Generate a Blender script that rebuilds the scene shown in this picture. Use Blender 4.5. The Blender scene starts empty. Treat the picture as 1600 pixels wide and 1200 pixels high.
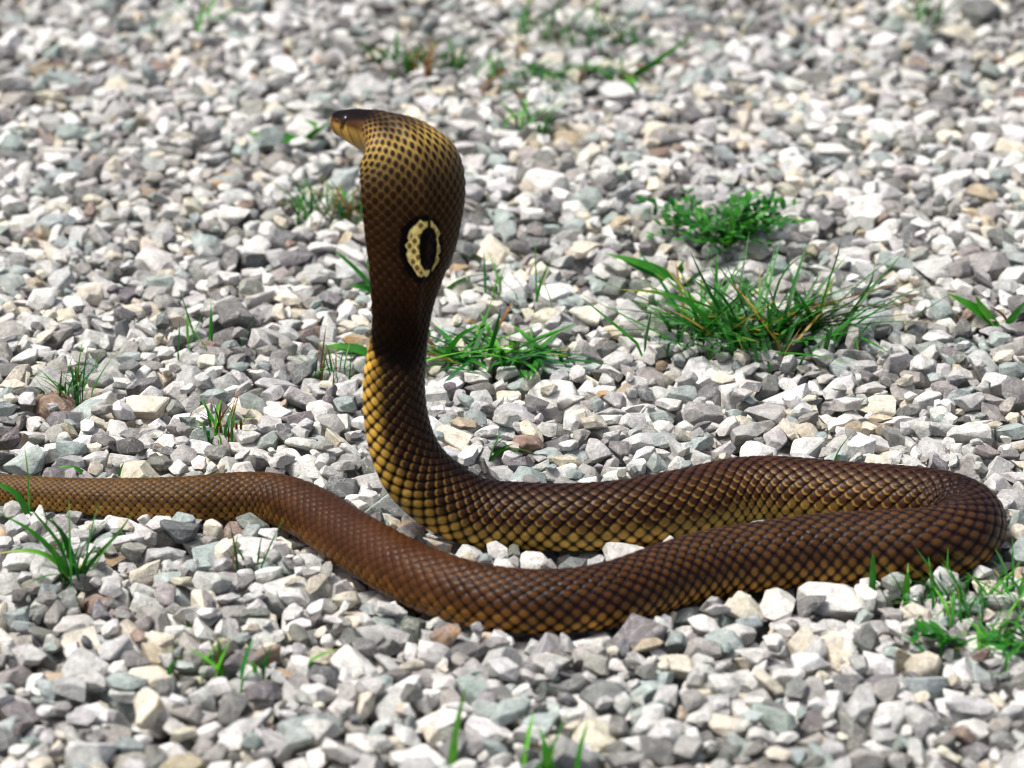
import bpy, bmesh, math, random
import numpy as np
from mathutils import Vector, Matrix, Euler, noise as mnoise

random.seed(11); rng = np.random.default_rng(11)
scene = bpy.context.scene
COL = scene.collection
PI = math.pi

# ------------------------------------------------------------------ camera
DIST, PITCH, LENS = 2.8, math.radians(22.0), 140.0
FPX = LENS/36.0*1600.0
CAM = np.array([0.0, -DIST*math.cos(PITCH), DIST*math.sin(PITCH)])
FWD = np.array([0.0, math.cos(PITCH), -math.sin(PITCH)])
UPV = np.array([0.0, math.sin(PITCH), math.cos(PITCH)])
cd = bpy.data.cameras.new('camera'); cam = bpy.data.objects.new('camera', cd); COL.objects.link(cam)
cam.location = CAM; cam.rotation_euler = (PI/2-PITCH, 0, 0)
cd.lens = LENS; cd.sensor_width = 36.0; cd.clip_start = 0.05; cd.clip_end = 500.0
cd.dof.use_dof = True; cd.dof.focus_distance = 2.68; cd.dof.aperture_fstop = 7.7
scene.camera = cam

# ------------------------------------------------------------------ sky, sun, exposure
SUN_DIR = Vector((-0.38, -0.07, 0.90)).normalized()          # towards the sun
w = bpy.data.worlds.new('World'); scene.world = w; w.use_nodes = True
nt = w.node_tree; bg = nt.nodes['Background']
sky = nt.nodes.new('ShaderNodeTexSky'); sky.sky_type = 'NISHITA'; sky.sun_disc = False
sky.sun_elevation = math.asin(SUN_DIR.z); sky.sun_rotation = math.atan2(SUN_DIR.x, SUN_DIR.y)
sky.air_density = 0.6; sky.dust_density = 6.0; sky.ozone_density = 0.6; sky.altitude = 100
nt.links.new(sky.outputs[0], bg.inputs[0]); bg.inputs[1].default_value = 0.065
sd = bpy.data.lights.new('sun', 'SUN'); sd.energy = 1.5; sd.angle = math.radians(15); sd.color = (1.0, 0.985, 0.955)
sun = bpy.data.objects.new('sun', sd); COL.objects.link(sun); sun.location = (0, 0, 5)
sun.rotation_euler = SUN_DIR.to_track_quat('Z', 'Y').to_euler()
vs = scene.view_settings; vs.view_transform = 'Standard'; vs.look = 'None'; vs.gamma = 1.0; vs.use_curve_mapping = False
vs.exposure = 1.32
scene.cycles.use_denoising = True
scene.cycles.max_bounces = 6; scene.cycles.filter_width = 1.05

# ------------------------------------------------------------------ helpers
def ray(px, py):
    return FWD + np.array([1.0, 0, 0])*((px-800)/FPX) + UPV*((600-py)/FPX)
def on_z(px, py, z=0.0):
    r = ray(px, py); return CAM + r*((z-CAM[2])/r[2])
def on_y(px, py, y):
    r = ray(px, py); return CAM + r*((y-CAM[1])/r[1])
def depth(p): return float(np.dot(np.asarray(p)-CAM, FWD))
def project(P):
    d = np.asarray(P)-CAM; z = d@FWD
    return np.stack([800+FPX*d[..., 0]/z, 600-FPX*(d@UPV)/z], -1), z
def srgb(*c):
    c = np.array(c, float)/255.0
    return np.where(c <= 0.04045, c/12.92, ((c+0.055)/1.055)**2.4)
def smooth(a, b, x):
    t = np.clip((x-a)/(b-a), 0, 1); return t*t*(3-2*t)
def tag(o, label=None, cat=None, group=None, kind=None):
    if label: o['label'] = label
    if cat: o['category'] = cat
    if group: o['group'] = group
    if kind: o['kind'] = kind
    return o
def empty(name, loc):
    o = bpy.data.objects.new(name, None); COL.objects.link(o); o.location = loc; o.empty_display_size = 0.02
    return o
def mesh_np(name, V, T, quads=False):
    me = bpy.data.meshes.new(name); n = 4 if quads else 3
    V = np.ascontiguousarray(V, np.float32); T = np.ascontiguousarray(T, np.int32)
    me.vertices.add(len(V)); me.vertices.foreach_set('co', V.ravel())
    me.loops.add(T.size); me.loops.foreach_set('vertex_index', T.ravel())
    me.polygons.add(len(T)); me.polygons.foreach_set('loop_start', np.arange(0, T.size, n, dtype=np.int32))
    me.update(calc_edges=True); me.validate()
    return me
def attr_col(me, name, C):
    a = me.attributes.new(name, 'FLOAT_COLOR', 'POINT')
    a.data.foreach_set('color', np.ascontiguousarray(C, np.float32).ravel())
def attr_vec(me, name, C):
    a = me.attributes.new(name, 'FLOAT_VECTOR', 'POINT')
    a.data.foreach_set('vector', np.ascontiguousarray(C, np.float32).ravel())
def link(name, me, mat, parent=None):
    o = bpy.data.objects.new(name, me); COL.objects.link(o)
    if mat and not me.materials: me.materials.append(mat)
    if parent: o.parent = parent
    return o

# ------------------------------------------------------------------ materials
def newmat(name):
    m = bpy.data.materials.new(name); m.use_nodes = True
    t = m.node_tree; return m, t, t.nodes['Principled BSDF'], t.nodes.new, t.links.new
def ramp(N, a, b, ca=(0, 0, 0, 1), cb=(1, 1, 1, 1)):
    r = N('ShaderNodeValToRGB'); e = r.color_ramp.elements
    e[0].position, e[1].position = a, b; e[0].color, e[1].color = ca, cb
    return r
def mixc(N, L, kind, fac, a, b):
    m = N('ShaderNodeMix'); m.data_type = 'RGBA'; m.blend_type = kind
    if isinstance(fac, (int, float)): m.inputs[0].default_value = fac
    else: L(fac, m.inputs[0])
    for sock, v in ((m.inputs[6], a), (m.inputs[7], b)):
        if isinstance(v, tuple): sock.default_value = v
        else: L(v, sock)
    return m.outputs[2]

def stone_material():
    m, t, P, N, L = newmat('crushed_limestone')
    c = N('ShaderNodeAttribute'); c.attribute_name = 'col'
    v = N('ShaderNodeAttribute'); v.attribute_name = 'rc'
    def nz(scale, detail, rough=0.6):
        n = N('ShaderNodeTexNoise'); n.inputs['Scale'].default_value = scale
        n.inputs['Detail'].default_value = detail; n.inputs['Roughness'].default_value = rough
        L(v.outputs['Vector'], n.inputs['Vector']); return n
    n1, n2, n3 = nz(120, 5, 0.65), nz(620, 4, 0.7), nz(60, 3)
    r1 = ramp(N, 0.30, 0.72, (0.56, 0.55, 0.54, 1), (1.12, 1.12, 1.10, 1)); L(n1.outputs[0], r1.inputs[0])
    r2 = ramp(N, 0.30, 0.70, (0.70, 0.69, 0.68, 1), (1.14, 1.14, 1.14, 1)); L(n2.outputs[0], r2.inputs[0])
    a = mixc(N, L, 'MULTIPLY', 1.0, c.outputs['Color'], r1.outputs[0])
    a = mixc(N, L, 'MULTIPLY', 1.0, a, r2.outputs[0])
    # pale veins
    vo = N('ShaderNodeTexVoronoi'); vo.feature = 'DISTANCE_TO_EDGE'; vo.inputs['Scale'].default_value = 55
    wv = N('ShaderNodeVectorMath'); wv.operation = 'MULTIPLY_ADD'
    L(n3.outputs['Color'], wv.inputs[0]); wv.inputs[1].default_value = (0.03, 0.03, 0.03); L(v.outputs['Vector'], wv.inputs[2])
    L(wv.outputs[0], vo.inputs['Vector'])
    rv = ramp(N, 0.010, 0.035, (1, 1, 1, 1), (0, 0, 0, 1)); L(vo.outputs['Distance'], rv.inputs[0])
    mv = N('ShaderNodeMath'); mv.operation = 'MULTIPLY'; L(rv.outputs[0], mv.inputs[0]); mv.inputs[1].default_value = 0.22
    a = mixc(N, L, 'MIX', mv.outputs[0], a, (0.72, 0.71, 0.67, 1))
    # rusty stain, strength per stone in alpha
    rs = ramp(N, 0.50, 0.60); L(n3.outputs[0], rs.inputs[0])
    ms = N('ShaderNodeMath'); ms.operation = 'MULTIPLY'; L(rs.outputs[0], ms.inputs[0]); L(c.outputs['Alpha'], ms.inputs[1])
    a = mixc(N, L, 'MIX', ms.outputs[0], a, (0.42, 0.26, 0.12, 1))
    L(a, P.inputs['Base Color']); P.inputs['Roughness'].default_value = 0.82
    P.inputs['Specular IOR Level'].default_value = 0.35
    ad = N('ShaderNodeMath'); ad.operation = 'ADD'; L(n1.outputs[0], ad.inputs[0])
    mu = N('ShaderNodeMath'); mu.operation = 'MULTIPLY'; L(n2.outputs[0], mu.inputs[0]); mu.inputs[1].default_value = 0.35
    L(mu.outputs[0], ad.inputs[1])
    b = N('ShaderNodeBump'); b.inputs['Strength'].default_value = 0.8; b.inputs['Distance'].default_value = 0.003
    L(ad.outputs[0], b.inputs['Height']); L(b.outputs[0], P.inputs['Normal'])
    return m

def snake_material():
    m, t, P, N, L = newmat('snake_skin')
    c = N('ShaderNodeAttribute'); c.attribute_name = 'col'
    tc = N('ShaderNodeTexCoord')
    n = N('ShaderNodeTexNoise'); n.inputs['Scale'].default_value = 900; n.inputs['Detail'].default_value = 3
    L(tc.outputs['Object'], n.inputs['Vector'])
    n2 = N('ShaderNodeTexNoise'); n2.inputs['Scale'].default_value = 45; n2.inputs['Detail'].default_value = 4
    L(tc.outputs['Object'], n2.inputs['Vector'])
    r = ramp(N, 0.3, 0.7, (0.78, 0.78, 0.78, 1), (1.18, 1.18, 1.18, 1)); L(n.outputs[0], r.inputs[0])
    r2 = ramp(N, 0.3, 0.7, (0.84, 0.82, 0.80, 1), (1.14, 1.14, 1.14, 1)); L(n2.outputs[0], r2.inputs[0])
    a = mixc(N, L, 'MULTIPLY', 1.0, c.outputs['Color'], r.outputs[0])
    a = mixc(N, L, 'MULTIPLY', 1.0, a, r2.outputs[0])
    L(a, P.inputs['Base Color'])
    rr = ramp(N, 0.3, 0.7, (0.30, 0.30, 0.30, 1), (0.46, 0.46, 0.46, 1)); L(n2.outputs[0], rr.inputs[0])
    L(rr.outputs[0], P.inputs['Roughness']); sm_ = N('ShaderNodeMath'); sm_.operation = 'MULTIPLY'; L(c.outputs['Alpha'], sm_.inputs[0]); sm_.inputs[1].default_value = 0.13
    L(sm_.outputs[0], P.inputs['Specular IOR Level'])
    b = N('ShaderNodeBump'); b.inputs['Strength'].default_value = 0.25; b.inputs['Distance'].default_value = 0.0004
    L(n.outputs[0], b.inputs['Height']); L(b.outputs[0], P.inputs['Normal'])
    return m

def grass_material():
    m, t, P, N, L = newmat('grass_blade')
    c = N('ShaderNodeAttribute'); c.attribute_name = 'col'
    tc = N('ShaderNodeTexCoord')
    n = N('ShaderNodeTexNoise'); n.inputs['Scale'].default_value = 160; n.inputs['Detail'].default_value = 4
    L(tc.outputs['Object'], n.inputs['Vector'])
    r = ramp(N, 0.3, 0.7, (0.72, 0.74, 0.66, 1), (1.2, 1.2, 1.1, 1)); L(n.outputs[0], r.inputs[0])
    a = mixc(N, L, 'MULTIPLY', 1.0, c.outputs['Color'], r.outputs[0])
    L(a, P.inputs['Base Color']); P.inputs['Roughness'].default_value = 0.45
    P.inputs['Specular IOR Level'].default_value = 0.35
    tr = N('ShaderNodeBsdfTranslucent'); L(a, tr.inputs[0])
    mx = N('ShaderNodeMixShader'); mx.inputs[0].default_value = 0.3
    L(P.outputs[0], mx.inputs[1]); L(tr.outputs[0], mx.inputs[2]); L(mx.outputs[0], t.nodes['Material Output'].inputs[0])
    return m

def soil_material():
    m, t, P, N, L = newmat('stony_soil')
    tc = N('ShaderNodeTexCoord')
    vo = N('ShaderNodeTexVoronoi'); vo.inputs['Scale'].default_value = 42; L(tc.outputs['Object'], vo.inputs['Vector'])
    n = N('ShaderNodeTexNoise'); n.inputs['Scale'].default_value = 90; n.inputs['Detail'].default_value = 6
    L(tc.outputs['Object'], n.inputs['Vector'])
    a = mixc(N, L, 'MIX', 0.4, (0.20, 0.18, 0.16, 1), vo.outputs['Color'])
    h = N('ShaderNodeHueSaturation'); h.inputs['Saturation'].default_value = 0.15; h.inputs['Value'].default_value = 0.8; L(a, h.inputs['Color'])
    L(h.outputs[0], P.inputs['Base Color']); P.inputs['Roughness'].default_value = 0.95
    b = N('ShaderNodeBump'); b.inputs['Strength'].default_value = 0.8; b.inputs['Distance'].default_value = 0.006
    L(n.outputs[0], b.inputs['Height']); L(b.outputs[0], P.inputs['Normal'])
    return m
def plain(name, c, rough, spec=0.5):
    m, t, P, N, L = newmat(name)
    n = N('ShaderNodeTexNoise'); n.inputs['Scale'].default_value = 400
    r = ramp(N, 0.3, 0.7, tuple(x*0.8 for x in c)+(1,), tuple(x*1.2 for x in c)+(1,)); L(n.outputs[0], r.inputs[0])
    L(r.outputs[0], P.inputs['Base Color']); P.inputs['Roughness'].default_value = rough; P.inputs['Specular IOR Level'].default_value = spec
    return m
M_STONE, M_SNAKE, M_GRASS, M_SOIL = stone_material(), snake_material(), grass_material(), soil_material()
M_EYE = plain('snake_eye', (0.006, 0.005, 0.005), 0.12); M_NOSTRIL = plain('snake_nostril', (0.012, 0.006, 0.004), 0.6)

# ------------------------------------------------------------------ ground
GZ = -0.026
gx = np.concatenate([np.linspace(-40, -1.4, 8), np.linspace(-1.2, 1.2, 49), np.linspace(1.4, 40, 8)])
gy = np.concatenate([np.linspace(-40, -1.4, 8), np.linspace(-1.2, 2.0, 65), np.linspace(2.2, 40, 8)])
GX, GY = np.meshgrid(gx, gy)
GV = np.stack([GX, GY, GZ + rng.normal(0, 0.0012, GX.shape)], -1).reshape(-1, 3)
ii = np.arange(len(gy)-1)[:, None]*len(gx) + np.arange(len(gx)-1)[None]
GQ = np.stack([ii, ii+1, ii+1+len(gx), ii+len(gx)], -1).reshape(-1, 4)
tag(link('ground', mesh_np('ground', GV, GQ, True), M_SOIL), 'grey stony soil under the loose gravel', 'ground', kind='structure')

# ------------------------------------------------------------------ the snake: path
# lying part: axis pixel, full width (source pixels of the picture, converted to metres at the ground)
LIE = [(-330, 792, 8), (-270, 786, 17), (-180, 776, 29), (-90, 766, 39), (0, 766, 47), (100, 775, 55), (200, 780, 64), (300, 781, 73), (380, 777, 78),
       (435, 782, 82), (490, 806, 88), (560, 851, 92), (655, 903, 102), (755, 934, 104), (852, 943, 105), (950, 932, 105),
       (1047, 901, 107), (1110, 884, 110), (1177, 874, 112), (1275, 863, 115), (1372, 858, 118), (1440, 855, 118), (1488, 846, 116),
       (1516, 826, 114), (1505, 802, 112), (1460, 789, 111), (1400, 783, 110), (1330, 778, 109), (1265, 772, 108), (1200, 768, 108), (1145, 772, 108),
       (1080, 787, 109), (1000, 803, 110), (900, 811, 109), (810, 809, 109)]
# rearing part: pixel, extra depth, half width, dorsal and ventral half thickness, curl, scale size, dorsal heading a (deg), dorsal lift
R0 = [(744, 803, 0.000, 55, 54, 52, 0, 52, 88, 3.0), (692, 778, 0.000, 56, 55, 53, 0, 52, 85, 1.0), (650, 741, 0.000, 55, 54, 53, 0, 51, 80, 0.45), (629, 700, 0.000, 52, 51, 51, 0, 50, 75, 0.2),
      (618, 650, 0.001, 49, 48, 48, 0, 48, 68, 0.05), (615, 600, 0.001, 48, 46, 46, 0, 47, 62, 0), (619, 555, 0.001, 47, 44, 42, 0, 45, 54, 0), (625, 515, 0.000, 48, 38, 36, 0, 42, 45, 0),
      (632, 475, -0.001, 54, 31, 28, 6, 40, 34, 0), (641, 435, -0.002, 64, 25, 22, 14, 39, 28, 0), (650, 395, -0.002, 76, 21, 20, 20, 38, 25, 0), (655, 355, -0.002, 83, 19, 18, 24, 37, 25, 0),
      (657, 315, -0.001, 88, 18, 18, 26, 42, 25, 0), (656, 280, 0.002, 89, 18, 18, 26, 44, 26, 0.1), (651, 250, 0.007, 87, 18, 18, 26, 44, 28, 0.3), (640, 227, 0.013, 84, 18, 19, 24, 40, 32, 0.6),
      (623, 208, 0.021, 75, 20, 48, 19, 34, 42, 1.3), (600, 200, 0.028, 50, 23, 52, 7, 28, 55, 3.0), (576, 198, 0.034, 36, 26, 42, 0, 26, 64, 8.0), (555, 195, 0.039, 29, 25, 32, 0, 26, 66, 8.0),
      (539, 192, 0.042, 24, 21, 24, 0, 26, 66, 8.0), (529, 191, 0.044, 20, 18.5, 21, 0, 26, 66, 8.0), (524.5, 191, 0.045, 15, 14.5, 16.5, 0, 26, 66, 8.0), (522.5, 191, 0.0455, 6.0, 6, 7, 0, 26, 66, 8.0)]
cp = []   # x y z | W td tv curl pitch | Nx Ny Nz
for px, py, wd in LIE:
    z = 0.02
    for _ in range(4):
        p = on_z(px, py, z); r = wd/2*depth(p)/FPX; z = 0.86*r - 0.005
    cp.append(list(p)+[r, 0.98*r, 0.88*r, 0, r*0.42, 0, 0, 1])
YB = on_z(744, 803, 0.0165)[1]
for kk_, (px, py, dy, W, td, tv, cu, pi_, a, lift) in enumerate(R0):
    p = on_y(px, py, YB+dy); k = depth(p)/FPX; a = math.radians(a)
    n = np.array([math.sin(a), -math.cos(a), lift]); n /= np.linalg.norm(n)
    cp.append(list(p)+[W*k, td*k, tv*k, cu*k, pi_*k*(0.42+0.03*min(1, max(0, (kk_-4)/3)))]+list(n))
cp = np.array(cp); NL = len(LIE); NC = len(cp)
def catmull(P, n):
    Q = np.vstack([2*P[0]-P[1], P, 2*P[-1]-P[-2]]); d = np.linalg.norm(np.diff(Q[:, :3], axis=0), axis=1)**0.5 + 1e-6
    t = np.concatenate([[0], np.cumsum(d)]); out, ks = [], []
    for i in range(1, len(Q)-2):
        u = np.linspace(t[i], t[i+1], n, endpoint=False)[:, None]
        m1 = (Q[i+1]-Q[i-1])/(t[i+1]-t[i-1]); m2 = (Q[i+2]-Q[i])/(t[i+2]-t[i]); h = t[i+1]-t[i]; s = (u-t[i])/h
        out.append((2*s**3-3*s**2+1)*Q[i]+(s**3-2*s**2+s)*h*m1+(-2*s**3+3*s**2)*Q[i+1]+(s**3-s**2)*h*m2); ks.append(i-1+s[:, 0])
    return np.vstack(out+[P[-1:]]), np.concatenate(ks+[[len(P)-1]])
D, KS = catmull(cp, 60)
arc = np.concatenate([[0], np.cumsum(np.linalg.norm(np.diff(D[:, :3], axis=0), axis=1))])
u_raw = np.concatenate([[0], np.cumsum(np.diff(arc)/np.maximum(0.5*(D[1:, 7]+D[:-1, 7]), 0.0012))])
NS = 11                                                     # rings per scale
uu = np.arange(0, u_raw[-1], 1.0/NS); 
head_from = np.interp(NC-3.2, KS, u_raw)
uu = np.concatenate([uu[uu < head_from], np.linspace(head_from, u_raw[-1], 46)])
G = np.stack([np.interp(uu, u_raw, D[:, c]) for c in range(11)], 1); KK = np.interp(uu, u_raw, KS)
def gsmooth(A, s):
    k = np.exp(-0.5*(np.arange(-3*s, 3*s+1)/s)**2); k /= k.sum(); B = A.copy()
    pad = np.vstack([np.repeat(A[:1], 3*s, 0), A, np.repeat(A[-1:], 3*s, 0)])
    for c in range(A.shape[1]): B[:, c] = np.convolve(pad[:, c], k, 'valid')
    return B
sm = gsmooth(G, 9); wgt = smooth(NC-7.0, NC-4.0, KK)[:, None]
G = sm*(1-wgt)+G*wgt
Cn = G[:, :3]; T = np.gradient(Cn, axis=0); T = gsmooth(T, 5); T /= np.linalg.norm(T, axis=1)[:, None]
Nn = G[:, 8:11]; Nn = Nn - T*(Nn*T).sum(1)[:, None]; Nn /= np.linalg.norm(Nn, axis=1)[:, None]
Ln = np.cross(Nn, T)                                        # the animal's left
NR = len(uu); NA = 272; BELLY = 0.80
tt = np.linspace(-1, 1, NA, endpoint=False) + 1.0/NA        # signed arc fraction; + is the animal's left
ph = np.linspace(-PI, PI, 361)
W, td, tv, cu = (G[:, c][:, None] for c in (3, 4, 5, 6))
sp, cph = np.sin(ph)[None], np.cos(ph)[None]
hood = smooth(0.15, 0.6, 1 - td/W)
lat = W*sp; nor = np.where(cph > 0, td, tv)*np.sign(cph)*np.abs(cph)**(1.0+0.0*hood) - cu*np.abs(sp)**2.2
nor = nor + hood*0.25*td*np.exp(-(sp/0.16)**2)*(cph > 0)    # backbone ridge on the spread hood
seg = np.sqrt(np.diff(lat, axis=1)**2+np.diff(nor, axis=1)**2); cum = np.concatenate([np.zeros((NR, 1)), np.cumsum(seg, 1)], 1)
LAT = np.empty((NR, NA)); NOR = np.empty((NR, NA)); HALF = np.empty((NR, 1))
for i in range(NR):
    mid = cum[i, 180]; f = np.where(np.arange(361) >= 180, (cum[i]-mid)/(cum[i, -1]-mid), (cum[i]-mid)/mid)
    LAT[i] = np.interp(tt, f, lat[i]); NOR[i] = np.interp(tt, f, nor[i]); HALF[i] = mid
swell = np.zeros((NR, NA)); tp = tt[None]*PI; ul = uu[:, None]
for f_, n_, a_, o_ in ((0.11, 0, 0.012, 0.4), (0.23, 1, 0.010, 1.7), (0.37, 2, 0.008, 2.9), (0.61, 1, 0.006, 0.9), (0.17, 3, 0.006, 4.1)): swell += a_*np.sin(f_*ul+o_)*np.cos(n_*tp+o_*2.3+0.07*ul)
swell += 0.022*np.exp(-(tt[None]/0.10)**2)                  # low ridge over the backbone
swell *= smooth(0, 3, KK)[:, None]*smooth(NL+7, NL+4, KK)[:, None]
bend = (smooth(22.2, 23.4, KK)*smooth(26.2, 25, KK))[:, None]  # skin creases on the inside of the tight bend
swell -= bend*0.045*np.abs(np.sin(ul*1.35))**6*np.exp(-((tt[None]-0.42)/0.22)**2)
SV = Cn[:, None]+Ln[:, None]*(LAT*(1+swell))[..., None]+Nn[:, None]*(NOR*(1+swell))[..., None]
# surface normals
du = np.gradient(SV, axis=0); dv = np.roll(SV, -1, 1)-np.roll(SV, 1, 1)
SN = np.cross(dv, du); SN /= np.maximum(np.linalg.norm(SN, axis=2), 1e-9)[..., None]
if np.mean((SN*(SV-Cn[:, None])).sum(2)) < 0: SN = -SN
# ---- scales: staggered rows, wider towards the belly
ROWS = 11.6
U = np.repeat(uu[:, None], NA, 1)
ta = np.abs(tt)/BELLY; vrow = np.sign(tt)*ROWS*(ta - 0.20*ta**3)/0.80
Vv = vrow[None]*(1+0.27*smooth(NL+5.7, NL+7.6, KK)[:, None])   # the spread hood carries more, narrower rows
def cells(U, V):
    best = None; j0 = np.round(V)
    cand = []
    for dj in (-1, 0, 1):
        j = j0+dj; off = 0.5*(np.mod(j, 2)); i0 = np.round(U-off)
        for di in (-1, 0, 1):
            cu_, cv_ = i0+di+off, j
            d = np.sqrt((U-cu_)**2*1.18+((V-cv_)*0.55)**2*1.0); cand.append((d, cu_, cv_))
    dd = np.stack([c[0] for c in cand]); o = np.argsort(dd, 0)[:2]
    tk = lambda k, a: np.take_along_axis(np.stack([c[a] for c in cand]), o[k:k+1], 0)[0]
    return tk(0, 0), tk(1, 0), tk(0, 1), tk(0, 2)
d1, d2, CU, CV = cells(U, Vv)
LU, LV = U-CU, (Vv-CV)*0.55                                 # local place in the scale (+LU towards the head)
def zcol(tab): return np.interp(KK, [r[0] for r in tab], [r[1] for r in tab])[:, None]
sv_ = zcol([(0, 1.0), (NL+8, 1.0), (NL+11, 0.90), (NL+13, 0.78), (NL+15, 0.72), (NL+17, 0.78)]); PN = 1.8
pn = (np.abs(LU/0.5)**PN+np.abs((Vv-CV)/sv_)**PN)**(1/PN)
edge = np.clip(1-pn/0.93, 0, 1)                             # 0 at the joint, 1 in the scale's middle
onback = smooth(1.02, 0.97, ta)[None]*np.ones((NR, 1))
headf = smooth(NC-7.3, NC-6.0, KK)[:, None]                 # head: plates, no small scales
taper = smooth(0.0, 5.0, KK)[:, None]
hoodz = smooth(NL+6.5, NL+9.5, KK)[:, None]
amp = G[:, 7][:, None]/0.45
dome = np.sqrt(np.clip(edge/0.75, 0, 1))
relief = amp*(0.060*dome + 0.045*(-LU)*smooth(0.0, 0.2, edge))*(1-smooth(NC-8.4, NC-6.6, KK)[:, None])*onback*(1-0.45*hoodz)
bu = np.mod(U, 1.0); relief += amp*(0.02*(1-bu)*smooth(0, 0.12, bu))*(1-onback)*(1-headf)
SV2 = SV + SN*relief[..., None]
# ---- colours
h1 = np.modf(np.abs(np.sin(CU*12.9898+CV*78.233)*43758.5453))[0][..., None]
h2 = np.modf(np.abs(np.sin(CU*39.346+CV*11.135)*24634.6345))[0][..., None]
K2 = np.interp(CU, uu, KK)                                  # each scale takes one colour: zone changes step from scale to scale
K2 = K2 + (smooth(NL+3.5, NL+5, KK)*smooth(NL+8.5, NL+7, KK))[:, None]*(0.55*(h1[..., 0]-0.5)-0.8*tt[None]-0.1)
def zone(tab):
    ks = np.array([r[0] for r in tab], float); vals = np.array([r[1] for r in tab], float)
    if vals.ndim == 1: return np.interp(KK, ks, vals)[:, None]
    return np.stack([np.interp(K2, ks, vals[:, c]) for c in range(3)], 2)
B0 = NL          # index of first rearing point
S_dors = zone([(0, srgb(106, 84, 48)), (6, srgb(102, 78, 44)), (9, srgb(76, 50, 24)), (11, srgb(52, 30, 13)), (13, srgb(82, 53, 26)), (17, srgb(92, 65, 35)), (22, srgb(82, 57, 35)), (24, srgb(42, 22, 12)),
               (27, srgb(72, 46, 31)), (B0-1, srgb(64, 40, 26)), (B0+2, srgb(56, 34, 21)), (B0+5.6, srgb(42, 26, 16)), (B0+5.9, srgb(15, 8, 5)), (B0+7.4, srgb(26, 14, 7)), (B0+9, srgb(42, 26, 15)), (B0+11, srgb(46, 30, 18)), (B0+14, srgb(34, 22, 17)), (B0+17, srgb(30, 19, 16)), (NC, srgb(22, 13, 10))])
S_lat = zone([(0, srgb(156, 126, 66)), (7, srgb(150, 117, 58)), (10, srgb(116, 80, 35)), (12, srgb(142, 103, 46)), (16, srgb(168, 126, 58)), (21, srgb(168, 128, 62)), (24, srgb(88, 54, 24)), (28, srgb(188, 158, 84)),
              (B0, srgb(196, 165, 86)), (B0+5.6, srgb(200, 164, 72)), (B0+5.9, srgb(17, 9, 6)), (B0+9, srgb(32, 19, 11)), (B0+12, srgb(38, 24, 15)), (NC, srgb(30, 18, 13))])
GAP = zone([(0, srgb(36, 21, 22)), (8, srgb(32, 17, 15)), (11, srgb(30, 15, 9)), (14, srgb(18, 8, 13)), (22, srgb(18, 8, 13)), (25, srgb(22, 10, 8)), (B0-1, srgb(17, 8, 8)), (B0+5.6, srgb(19, 10, 6)), (B0+5.9, srgb(12, 6, 4)),
            (B0+7.6, srgb(40, 26, 13)), (B0+9.2, srgb(68, 47, 24)), (B0+11.5, srgb(74, 54, 28)), (B0+13, srgb(86, 67, 34)), (B0+14.2, srgb(130, 106, 54)), (B0+15.2, srgb(194, 162, 84)), (B0+16.5, srgb(166, 132, 68)), (NC, srgb(80, 54, 30))])
gapw = zone([(0, 0.22), (8, 0.22), (10.5, 0.15), (12, 0.20), (14, 0.40), (22, 0.38), (25, 0.22), (B0-2, 0.34), (B0+5, 0.32), (B0+8, 0.17), (B0+11, 0.19), (B0+13, 0.25), (B0+16, 0.26), (NC, 0.15)])
cres = zone([(0, 0.0), (24, 0.0), (27, 0.80), (B0+2, 0.70), (B0+4, 0.25), (B0+5.6, 0.5), (B0+5.9, 0), (NC, 0)])
latw = smooth(0.50, 0.84, ta)[None, :, None]
lw = np.clip(latw + 0.22*(h1-0.5)*(latw > 0.02), 0, 1)
scol = 0.90*S_dors*(1-lw)+1.32*S_lat*lw
scol = scol*(0.76+0.48*h2)*0.86*np.array([1.04, 0.95, 0.78])[None, None]
gold = srgb(196, 158, 78)[None, None]
cr = (smooth(0.06, 0.30, LU*0.9 + LV*np.sign(Vv)*0.9)*smooth(0.66, 0.36, edge)*smooth(0.14, 0.26, edge))[..., None]*cres[..., None]*smooth(0.05, 0.4, ta)[None, :, None]
scol = scol*(1-cr)+gold*cr
gm = smooth(gapw*0.35, gapw*1.8, edge)[..., None]
colr = GAP*(1-gm)+scol*gm
belly = srgb(140, 100, 46)[None, None]*np.ones((NR, NA, 1)); belly = belly*(0.6+0.4*smooth(0, 0.15, bu)[..., None])
bel2 = zone([(0, 1), (B0+5.6, 1), (B0+6, 0.35), (B0+12, 0.5), (NC, 1)])[..., None]
ob = onback[..., None]; colr = colr*ob + belly*bel2*(1-ob)
# dusty dull stretch where the body dips towards the tail
dust = (smooth(9.5, 11, KK)*smooth(13.2, 12, KK))[:, None, None]*0.45
colr = colr*(1-dust)+srgb(74, 42, 20)[None, None]*dust
# ---- spectacle mark on the hood (surface millimetres around its centre on the backbone)
arcG = np.concatenate([[0], np.cumsum(np.linalg.norm(np.diff(Cn, axis=0), axis=1))])
kpx = depth(cp[NL+10, :3])/FPX
kmark = B0+10.36
q = (arcG-np.interp(kmark, KK, arcG))[:, None]/kpx*np.ones((1, NA)); p = -(tt[None]*HALF)/kpx     # + right on the picture
dorsal = (np.abs(tt) < 0.7)[None]*((KK > B0+6) & (KK < B0+13))[:, None]
p = p+0.13*q                                                # the mark stands upright on the slanting neck
pc = p+(Vv-CV)*(HALF*BELLY/(ROWS*1.27)/kpx); qc = q-LU*G[:, 7][:, None]/kpx
pf, qf = p, q; p, q = 0.72*p+0.28*pc, 0.72*q+0.28*qc          # colour changes scale by scale, so the edges step
wob = (h1[..., 0]-0.5)*0.12
ang = np.arctan2(q, p)
ro = (np.abs((p-3)/29.5)**2.4+np.abs(q/43)**2.4)**(1/2.4)*(1+0.03*np.sin(3*ang+1)) + wob*0.4
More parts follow.
